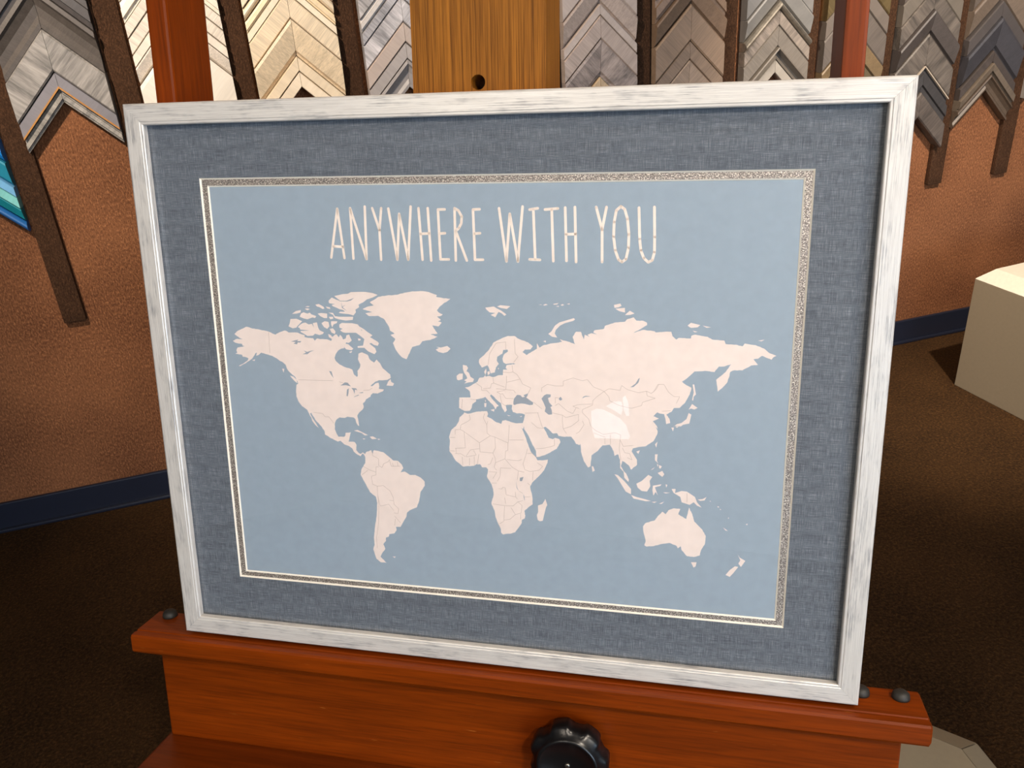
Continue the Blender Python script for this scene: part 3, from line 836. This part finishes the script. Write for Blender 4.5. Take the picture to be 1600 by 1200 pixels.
ISLANDS = '''-2056,753 -1990,757 -1929,733 -1959,706 -1989,679 -1997,666 -2040,658 -2084,677 -2067,710
-1927,713 -1895,720 -1862,702 -1826,709 -1808,673 -1815,716 -1770,726 -1760,671 -1748,646 -1701,624 -1716,607 -1752,596 -1800,608 -1822,588 -1885,583 -1905,596 -1952,621 -1958,632 -1860,640 -1957,647 -1963,663 -1983,671 -1953,698
-1953,778 -1936,810 -1907,824 -1867,812 -1838,822 -1826,806 -1772,788 -1787,768 -1814,774 -1871,753 -1912,762
-2034,805 -1990,835 -1933,846 -1942,820 -1985,809
-1891,860 -1862,865 -1835,858 -1864,844
-1886,879 -1861,888 -1833,886 -1848,877
-1773,904 -1735,911 -1689,886 -1676,867 -1697,860 -1730,879 -1757,885
-1664,887 -1620,881 -1615,862 -1649,868
-1756,814 -1714,821 -1653,816 -1656,771 -1690,770 -1730,789
-1638,784 -1593,785 -1591,766 -1623,759
-1722,718 -1686,738 -1645,732 -1638,687 -1664,661 -1697,679
-1617,740 -1548,741 -1557,722 -1592,708 -1608,678 -1619,707
-1637,661 -1602,669 -1576,637 -1585,611 -1619,623
-1638,826 -1590,824 -1572,792 -1525,787 -1378,790 -1384,758 -1459,750 -1533,761 -1574,773 -1592,805
-1629,945 -1593,978 -1540,956 -1506,950 -1542,975 -1565,994 -1516,1004 -1475,1014 -1421,1018 -1386,1035 -1305,1039 -1238,1040 -1159,1029 -1107,1011 -1161,985 -1223,965 -1258,939 -1285,926 -1313,912 -1308,887 -1350,861 -1345,835 -1374,803 -1421,815 -1488,820 -1529,825 -1514,838 -1460,839 -1479,855 -1519,863 -1546,876 -1586,891 -1598,904 -1563,914 -1624,920
-1530,709 -1502,726 -1461,724 -1393,725 -1333,714 -1320,695 -1274,670 -1242,645 -1184,608 -1212,588 -1134,545 -1121,529 -1136,503 -1176,511 -1202,530 -1223,523 -1164,479 -1153,441 -1175,417 -1241,444 -1280,479 -1348,477 -1350,493 -1292,501 -1283,534 -1274,567 -1313,598 -1358,629 -1406,628 -1474,626 -1501,632 -1527,651 -1499,665 -1532,677
-1482,516 -1448,510 -1396,466 -1418,449 -1472,457 -1492,476
-1342,572 -1315,569 -1312,556 -1336,549
-1446,432 -1411,442 -1416,429 -1433,422
-1066,99 -1046,141 -1020,167 -1013,138 -984,123 -998,98
-1449,-395 -1405,-384 -1354,-407 -1294,-434 -1330,-440 -1363,-416 -1423,-400
-1278,-450 -1243,-444 -1201,-468 -1253,-477
-1358,-472 -1323,-475 -1345,-483
-1196,-467 -1162,-470 -1184,-480
-2526,311 -2488,322 -2497,305
-2194,234 -2169,232 -2180,191
-2111,163 -2076,154 -2043,125 -2036,84 -2066,107 -2098,143
-535,483 -502,500 -530,511 -481,505 -416,523 -384,496 -418,463 -459,450 -508,460
-1099,-1769 -1062,-1766 -1078,-1783
546,-1000 565,-1064 551,-1093 532,-1174 518,-1236 488,-1244 466,-1231 458,-1180 472,-1144 470,-1076 516,-1056 533,-1026
-264,340 -227,333 -212,310 -229,277 -205,262 -190,222 -154,200 -167,171 -208,165 -257,151 -232,172 -256,184 -223,205 -231,229 -254,260 -265,300
-329,189 -332,225 -303,250 -266,252 -272,195 -313,181
-20,277 4,286 5,258 -14,245
-51,-11 -40,-6 -43,-31
-59,-39 -35,-38 -40,-79 -56,-80
4,-106 44,-94 40,-122
169,-149 207,-156 185,-160
297,-160 322,-151 311,-164
-26,907 24,914 59,919 87,902 129,882 181,845 160,831 136,854 104,868 71,815 26,838 72,857 16,862 -12,886
91,919 123,933 221,925 185,897 129,906
583,668 614,693 648,749 689,780 758,802 826,824 839,811 819,797 744,775 696,750 655,707 645,673 669,635 620,641
491,944 519,948 522,942
533,941 560,953 581,945 550,937
628,953 683,964 669,950 642,946
700,944 720,955 737,946 717,938
656,933 686,937 683,927
758,955 788,963 785,951
534,597 561,603 558,584
1199,955 1256,969 1269,947 1239,933 1204,928
1212,920 1300,930 1301,886 1248,898
1301,863 1345,904 1389,879 1345,864
1869,777 1898,804 1983,785 1959,764 1900,757
2003,781 2078,767 2039,761
1916,732 1961,723 1936,717
2494,655 2551,666 2523,650
1934,228 1949,229 1968,134 1948,111 1945,73 1934,78 1947,154
1907,-15 1936,41 1988,5 1958,-12 1927,-3
1908,-47 1934,-62 1917,-150 1861,-164 1841,-182 1779,-179 1769,-191 1804,-161 1845,-148 1890,-108
1753,-197 1779,-196 1770,-235
1789,-186 1825,-182 1805,-197
1606,-371 1630,-343 1619,-404
1432,-454 1466,-439 1451,-476
1609,-471 1634,-469 1629,-537 1646,-563 1610,-531
1649,-576 1677,-588 1663,-615 1650,-603
1630,-564 1643,-576 1637,-597
1639,-657 1682,-634 1702,-667 1684,-695 1658,-676
1569,-635 1612,-598 1594,-622
1005,-629 1020,-628 1036,-672 1013,-686
1226,-697 1258,-702 1323,-760 1389,-837 1390,-892 1338,-868 1298,-802 1258,-736
1390,-899 1441,-916 1519,-932 1583,-948 1532,-954 1416,-935
1439,-779 1489,-749 1551,-683 1589,-701 1565,-743 1573,-797 1542,-854 1491,-851 1452,-819
1598,-789 1679,-770 1667,-787 1617,-804 1647,-888 1625,-851 1604,-891 1593,-837
1660,-970 1710,-945 1685,-970
1589,-957 1640,-950 1615,-966
1717,-767 1734,-773 1724,-801
1694,-851 1764,-850 1720,-860
1775,-811 1813,-808 1808,-850 1869,-825 1919,-828 1996,-877 2017,-930 2062,-981 2018,-964 1986,-932 1949,-962 1873,-940 1859,-887 1795,-850
2022,-902 2071,-892 2104,-869 2086,-906 2047,-914
2133,-905 2146,-910 2140,-917
2207,-954 2228,-963 2213,-970
2229,-980 2246,-988 2236,-993
2268,-1168 2317,-1201 2294,-1199
2475,-1120 2494,-1112 2490,-1128
2309,-1065 2320,-1064 2317,-1078
1983,-1557 2036,-1552 2029,-1596 2010,-1611
2417,-1434 2437,-1467 2492,-1497 2454,-1564 2428,-1531 2445,-1495
2398,-1562 2429,-1566 2383,-1640 2354,-1678 2315,-1661 2350,-1608
85,320 97,321 94,303'''
LAKES = '''235,-20 242,19 274,59 306,57 325,36 350,43 338,59 370,73 382,80 376,51 363,37 394,13 432,-11 428,-34 394,-39 349,-28 311,-26 267,-35 247,-45 235,-39
514,31 539,64 564,78 605,76 602,51 577,40 589,-4 620,-38 601,-49 614,-80 617,-122 582,-127 545,-96 554,-57 533,-7
683,41 701,58 717,33 701,20 686,26
908,48 918,67 942,78 991,74 942,68 921,58
1363,177 1411,216 1437,263 1450,273 1438,226 1394,183
-1561,79 -1511,115 -1481,112 -1449,75 -1504,86
-1503,-28 -1494,40 -1472,54 -1479,7 -1490,-31
-1445,59 -1394,57 -1382,36 -1407,44 -1415,-3 -1425,35
-1425,-33 -1372,-9 -1368,-15 -1417,-34
-1371,10 -1318,22 -1328,9
-2069,522 -1986,544 -2002,527 -1956,529 -1968,512 -1996,514 -2005,494 -2043,500 -2017,517
-1950,393 -1913,411 -1939,433 -1899,418 -1855,432 -1820,437 -1863,422 -1900,394
-1675,228 -1649,222 -1632,154 -1658,191
289,-794 327,-783 310,-829 288,-828
322,-962 334,-995 336,-1040 327,-1001
250,-836 260,-898 276,-936 255,-904
-1259,-609 -1248,-617 -1255,-630
-1543,962 -1507,947 -1439,948 -1356,978 -1391,952 -1433,941 -1507,942
-1494,941 -1487,890 -1448,910 -1484,884 -1439,846 -1491,877
-1302,663 -1289,660 -1299,653'''
BORDERS = '''-2310,612 -2316,392
-2022,122 -1641,127
-1572,119 -1533,108
-1317,39 -1248,46 -1221,68
-1878,-219 -1781,-227 -1757,-260 -1713,-258 -1664,-324
-1262,-602 -1258,-652 -1194,-684 -1198,-757 -1163,-777 -1139,-732 -1087,-707 -1078,-685 -1060,-756 -966,-750
-1044,-719 -1039,-755
-992,-701 -988,-751
-1199,-772 -1228,-774 -1234,-862 -1286,-880 -1276,-967 -1226,-986 -1159,-974 -1089,-1028 -1057,-1099 -1053,-1173 -1004,-1221 -1014,-1274 -1058,-1270
-1368,-775 -1311,-808 -1232,-832
-1389,-872 -1319,-816
-1226,-986 -1227,-1082 -1215,-1170 -1202,-1206 -1112,-1177 -1057,-1248
-1227,-1082 -1221,-1200 -1235,-1396 -1267,-1565 -1267,-1687
-1102,-1132 -1059,-1136
-1053,-1307 -990,-1377
-1047,-1336 -1058,-1412
-214,-164 -203,-213 -236,-238 -303,-275 -311,-322 -364,-328 -366,-378
-420,-411 -367,-408
-311,-322 -272,-343 -264,-513 -371,-523
-272,-343 -117,-451 -4,-372 -36,-347 -37,-261 -71,-191 -57,-144
-37,-261 -26,-221
-4,-372 42,-383 177,-438 190,-250
187,-405 332,-397
174,-439 172,-515 149,-523
42,-383 46,-496 18,-551 -113,-545 -117,-451
18,-551 43,-610 43,-650 141,-604 149,-523
43,-650 28,-698 54,-730
141,-604 212,-687 276,-723 335,-733
161,-609 200,-614 278,-616 310,-600
370,-484 356,-544 323,-646 341,-706 393,-722 483,-703 522,-661 465,-624
369,-537 414,-528 452,-565
-260,-601 -212,-531 -119,-512
-260,-608 -153,-581 -179,-535
-373,-580 -313,-577 -267,-605
-425,-553 -372,-553
-364,-522 -359,-580
-300,-610 -296,-698
-224,-619 -226,-694
-174,-596 -176,-691
-127,-573 -143,-675
-37,-675 -10,-667 17,-598
94,-701 199,-701
94,-701 86,-796 58,-846
-25,-749 54,-751 13,-821
-2,-870 51,-867
276,-723 262,-819
425,-720 418,-815
240,-945 245,-1001 261,-1023
279,-936 317,-956
147,-985 245,-1001
71,-925 104,-926 110,-908 137,-909 147,-985
130,-1015 140,-1083
7,-1093 123,-1102 216,-1100 266,-1051 316,-1036
266,-1051 307,-1088 298,-1169 237,-1191 194,-1119
237,-1191 181,-1247 120,-1258
128,-1107 117,-1275
338,-995 392,-988
367,-845 394,-866
292,-1181 291,-1239
75,-1302 114,-1276
516,98 516,138 571,176 649,163 726,166 726,213 819,248 911,224 956,238 1018,166 1079,145 1117,127 1162,156 1268,145 1282,192 1335,155 1440,128 1514,147 1559,126 1602,166 1630,221
1117,127 1163,78 1171,39 1262,-4 1376,-27 1472,5 1479,37 1597,81 1522,101 1514,147
1117,127 1049,73 1011,32 1008,-12 912,-60 912,-92 974,-153 990,-216 1037,-262 1114,-298 1228,-276 1282,-297 1275,-345 1307,-408 1405,-394
819,-32 866,-14 1004,0
819,-32 881,-53
648,-32 680,-11 765,-83 819,-104 850,-47
718,-125 750,-148 874,-110 874,-174 804,-233 726,-262 718,-197 718,-125
617,-106 718,-125
726,-262 757,-309
913,-172 928,-211 882,-286 851,-304
475,-112 514,-240 529,-272
411,-213 474,-266 529,-268
452,-481 528,-472 600,-452 639,-437 639,-372
1021,-287 1114,-322 1130,-321 1130,-394
1183,-302 1184,-399
1275,-345 1269,-442 1286,-547
1299,-424 1323,-472 1369,-477 1393,-540
648,-8 649,48 680,45
1347,-519 1393,-540
169,579 168,504
-10,349 8,460 74,564 169,579
256,608 255,569 261,468 288,438 244,381
228,349 235,286 274,263 305,217 170,180
132,282 203,277 235,286
171,244 170,180 161,107 65,112
35,223 42,167 153,131
-135,160 -80,122 -81,90 -32,92 -1,61
-64,106 9,117 18,158 42,167
161,107 240,103 256,79
305,217 328,170 410,134 382,76
152,99 72,80 112,57 128,66 159,19 239,18
104,49 118,-32 150,-54 182,-45
-201,-5 -140,-10
-278,-8 -290,-107
348,-122 483,-112
437,-9 515,-70
1920,-842 1923,-937
1578,139 1618,216 1674,218 1717,145 1770,104 1821,106 1792,40
1661,-42 1743,-33'''
LETTERS = '''-1568,1372 -1473,1839 -1430,1368|-1536,1481 -1437,1476
-1337,1363 -1340,1843 -1201,1358 -1190,1858
-1115,1842 -1053,1637|-1024,1842 -1053,1637 -1052,1354
-953,1838 -886,1355 -847,1788 -776,1356 -729,1855
-652,1839 -632,1357|-561,1839 -546,1350|-644,1600 -558,1605
-395,1827 -461,1826 -453,1361 -370,1362|-452,1603 -400,1607
-302,1352 -299,1837|-299,1837 -262,1816 -231,1760 -238,1698 -261,1657 -293,1626 -194,1352
-57,1827 -121,1824 -114,1360 -36,1361|-113,1603 -59,1607
128,1834 190,1347 229,1783 299,1347 350,1848
415,1820 492,1832|450,1825 464,1364|411,1367 509,1363
558,1820 678,1829|621,1821 634,1352
745,1836 757,1356|834,1840 846,1346|754,1597 838,1600
1027,1839 1082,1640|1120,1838 1082,1640 1085,1348
1248,1844 1208,1808 1190,1705 1187,1575 1203,1455 1235,1369 1266,1349 1301,1375 1322,1475 1324,1595 1309,1734 1283,1818 1248,1844
1409,1831 1421,1555 1433,1456 1461,1386 1502,1348 1537,1366 1555,1436 1553,1575 1545,1836'''
PW, PHH = 0.36, HALF_H
PIC = thing('framed_map', 'framed pale blue world map print behind glass in a brushed silver-white frame', 'framed picture')
pm = EROT.copy()
pm.translation = easel_pt(0, -HALF_H, 0)
PIC.matrix_world = pm
FRAME = [(0.0, -0.0345), (0.0, -0.0024), (0.0008, -0.0008), (0.0022, 0.0), (0.0168, -0.0003), (0.0174, -0.0007), (0.0192, -0.0008), (0.0200, -0.0014), (0.0203, -0.0024), (0.0203, -0.0076), (0.0080, -0.0076), (0.0080, -0.0345)]


def frame_rail(L, at, turn):
    n = len(FRAME)
    vs = [(sg * (L / 2 - t - 0.00008), t, z) for sg in (-1, 1) for t, z in FRAME]
    fs = [(k, (k + 1) % n, n + (k + 1) % n, n + k) for k in range(n)] + [tuple(range(n))[::-1], tuple(range(n, 2 * n))]
    o = fix_normals(mesh_obj('frame_rail', vs, fs, M_FRAME, PIC))
    o.location = at
    o.rotation_euler = (0, 0, turn)
    return o


frame_rail(2 * PW, (0, 0, 0), 0)
frame_rail(2 * PHH, (PW, PHH, 0), R90)
frame_rail(2 * PW, (0, 2 * PHH, 0), 2 * R90)
frame_rail(2 * PHH, (-PW, PHH, 0), 3 * R90)


def ring_plate(name, outer, inner, zf, zb, mat, parent):
    """flat board with a window: rects are (x0, x1, y0, y1)"""
    r = lambda q, z: [(q[0], q[2], z), (q[1], q[2], z), (q[1], q[3], z), (q[0], q[3], z)]
    vs = r(outer, zf) + r(inner, zf) + r(outer, zb) + r(inner, zb)
    fs = []
    for k in range(4):
        j = (k + 1) % 4
        fs += [(k, j, 4 + j, 4 + k), (8 + j, 8 + k, 12 + k, 12 + j), (k, 8 + k, 8 + j, j), (4 + j, 12 + j, 12 + k, 4 + k)]
    return fix_normals(mesh_obj(name, vs, fs, mat, parent))


def bevel_ring(front, back, zf, zb, mat, parent):
    """cut edge of the board: slanting cream core"""
    r = lambda q, z: [(q[0], q[2], z), (q[1], q[2], z), (q[1], q[3], z), (q[0], q[3], z)]
    under = [front[0] - 0.0004, front[1] + 0.0004, front[2] - 0.0004, front[3] + 0.0004]
    vs = r(front, zf) + r(back, zb) + r(under, zb)
    fs = []
    for k in range(4):
        j = (k + 1) % 4
        fs += [(k, j, 4 + j, 4 + k), (4 + k, 4 + j, 8 + j, 8 + k)]
    return fix_normals(mesh_obj('bevel_edge', vs, fs, mat, parent))


def grow(q, d):
    return (q[0] - d, q[1] + d, q[2] - d, q[3] + d)


OUT = (-0.3515, 0.3515, -0.2772, 0.2772)
MO = (-0.2902, 0.2879, -0.2157, 0.2144)
PO = (-0.2817, 0.2792, -0.2081, 0.2058)
YO = (0, HALF_H, 0)
mat1 = ring_plate('linen_mat', OUT, MO, -0.0099, -0.0112, M_LINEN, PIC)
bevel_ring(grow(MO, 0.0), grow(MO, -0.0015), -0.0099, -0.0113, M_CORE, mat1)
mat2 = ring_plate('silver_mat', OUT, grow(PO, 0.0013), -0.0113, -0.0123, M_SILVER, PIC)
bevel_ring(grow(PO, 0.0013), grow(PO, -0.0001), -0.0113, -0.0124, M_CORE, mat2)
for o in (mat1, mat2):
    o.location = YO
gl = box('glass', (OUT[1] - OUT[0], OUT[3] - OUT[2], 0.0020), (0, HALF_H, -0.0088), M_GLASS, PIC)
bk = box('dust_cover', (0.700, 0.550, 0.002), (0, HALF_H, -0.0325), M_BACK, PIC)
ZP = -0.0125
prn = box('print', (0.600, 0.450, 0.001), (0, HALF_H, ZP - 0.0005), M_PRINT, PIC)


def parse(txt):
    return [(float(a) * 1e-4, float(b) * 1e-4) for a, b in (t.split(',') for t in txt.split())]


def coast(pts, amp):
    """break long straight shore lines a little, as drawn shores are"""
    rng = random.Random(len(pts) * 7 + 3)
    out = []
    n = len(pts)
    for i in range(n):
        a, b = Vector(pts[i]), Vector(pts[(i + 1) % n])
        d = b - a
        L = d.length
        out.append(a)
        if amp and L > 0.0022:
            k = min(6, int(L / 0.0014))
            nr = Vector((-d.y, d.x)).normalized()
            for j in range(1, k):
                out.append(a + d * (j / k) + nr * rng.uniform(-amp, amp))
    return out


def flat_poly(polys, z, amp=0.0):
    vs, fs = [], []
    for p in polys:
        q = coast(p, amp)
        n = len(q)
        co, _, tri, _, _, _ = delaunay_2d_cdt([Vector(v) for v in q], [], [list(range(n))], 1, 1e-7)
        b = len(vs)
        vs += [(v.x, v.y, z) for v in co]
        fs += [tuple(b + i for i in f) for f in tri]
    return vs, fs


def up_faces(vs, fs):
    out = []
    for f in fs:
        a, b, c = (Vector(vs[i][:2]) for i in f[:3])
        out.append(f if (b - a).cross(c - a) > 0 else f[::-1])
    return out


def ribbon(lines, width, z, caps=True):
    vs, fs = [], []

    def disc(c, r):
        b = len(vs)
        vs.extend([(c.x + r * math.cos(k * math.pi / 5), c.y + r * math.sin(k * math.pi / 5), z) for k in range(10)])
        fs.append(tuple(range(b, b + 10)))

    for ln in lines:
        ln = [Vector(p) for p in ln]
        for i, (a, b) in enumerate(zip(ln[:-1], ln[1:])):
            d = b - a
            if d.length < 1e-9:
                continue
            nr = Vector((-d.y, d.x)).normalized() * width / 2
            k = len(vs)
            vs.extend([(p.x, p.y, z) for p in (a - nr, b - nr, b + nr, a + nr)])
            fs.append((k, k + 1, k + 2, k + 3))
            if caps:
                disc(b, width / 2)
                if i == 0:
                    disc(a, width / 2)
    return vs, fs


def ink(name, vf, mat):
    vs, fs = vf
    o = mesh_obj(name, vs, up_faces(vs, fs), mat, prn)
    return o


ZI = 0.0005                                   # the print's own face in its own axes
for nm, txt in LAND.items():
    ink('printed_landmass', flat_poly([parse(txt)], ZI + 0.00006, 0.00022), M_INK_LAND)['label'] = 'pale %s shape on the printed map' % nm.replace('_', ' ')
ink('printed_islands', flat_poly([parse(l) for l in ISLANDS.split('\n')], ZI + 0.00006), M_INK_LAND)['label'] = 'pale island shapes on the printed map'
ink('printed_lakes', flat_poly([parse(l) for l in LAKES.split('\n')], ZI + 0.00012), M_INK_SEA)['label'] = 'blue-grey lakes and inland seas on the printed map'
ink('printed_borders', ribbon([parse(l) for l in BORDERS.split('\n')], 0.00030, ZI + 0.00010, False), M_INK_LINE)['label'] = 'thin country border lines on the printed map'
for ch, l in zip('ANYWHEREWITHYOU', LETTERS.split('\n')):
    ink('letter', ribbon([parse(t) for t in l.split('|')], 0.0025, ZI + 0.00006), M_INK_LETTER)['label'] = 'cream hand-drawn capital letter ' + ch
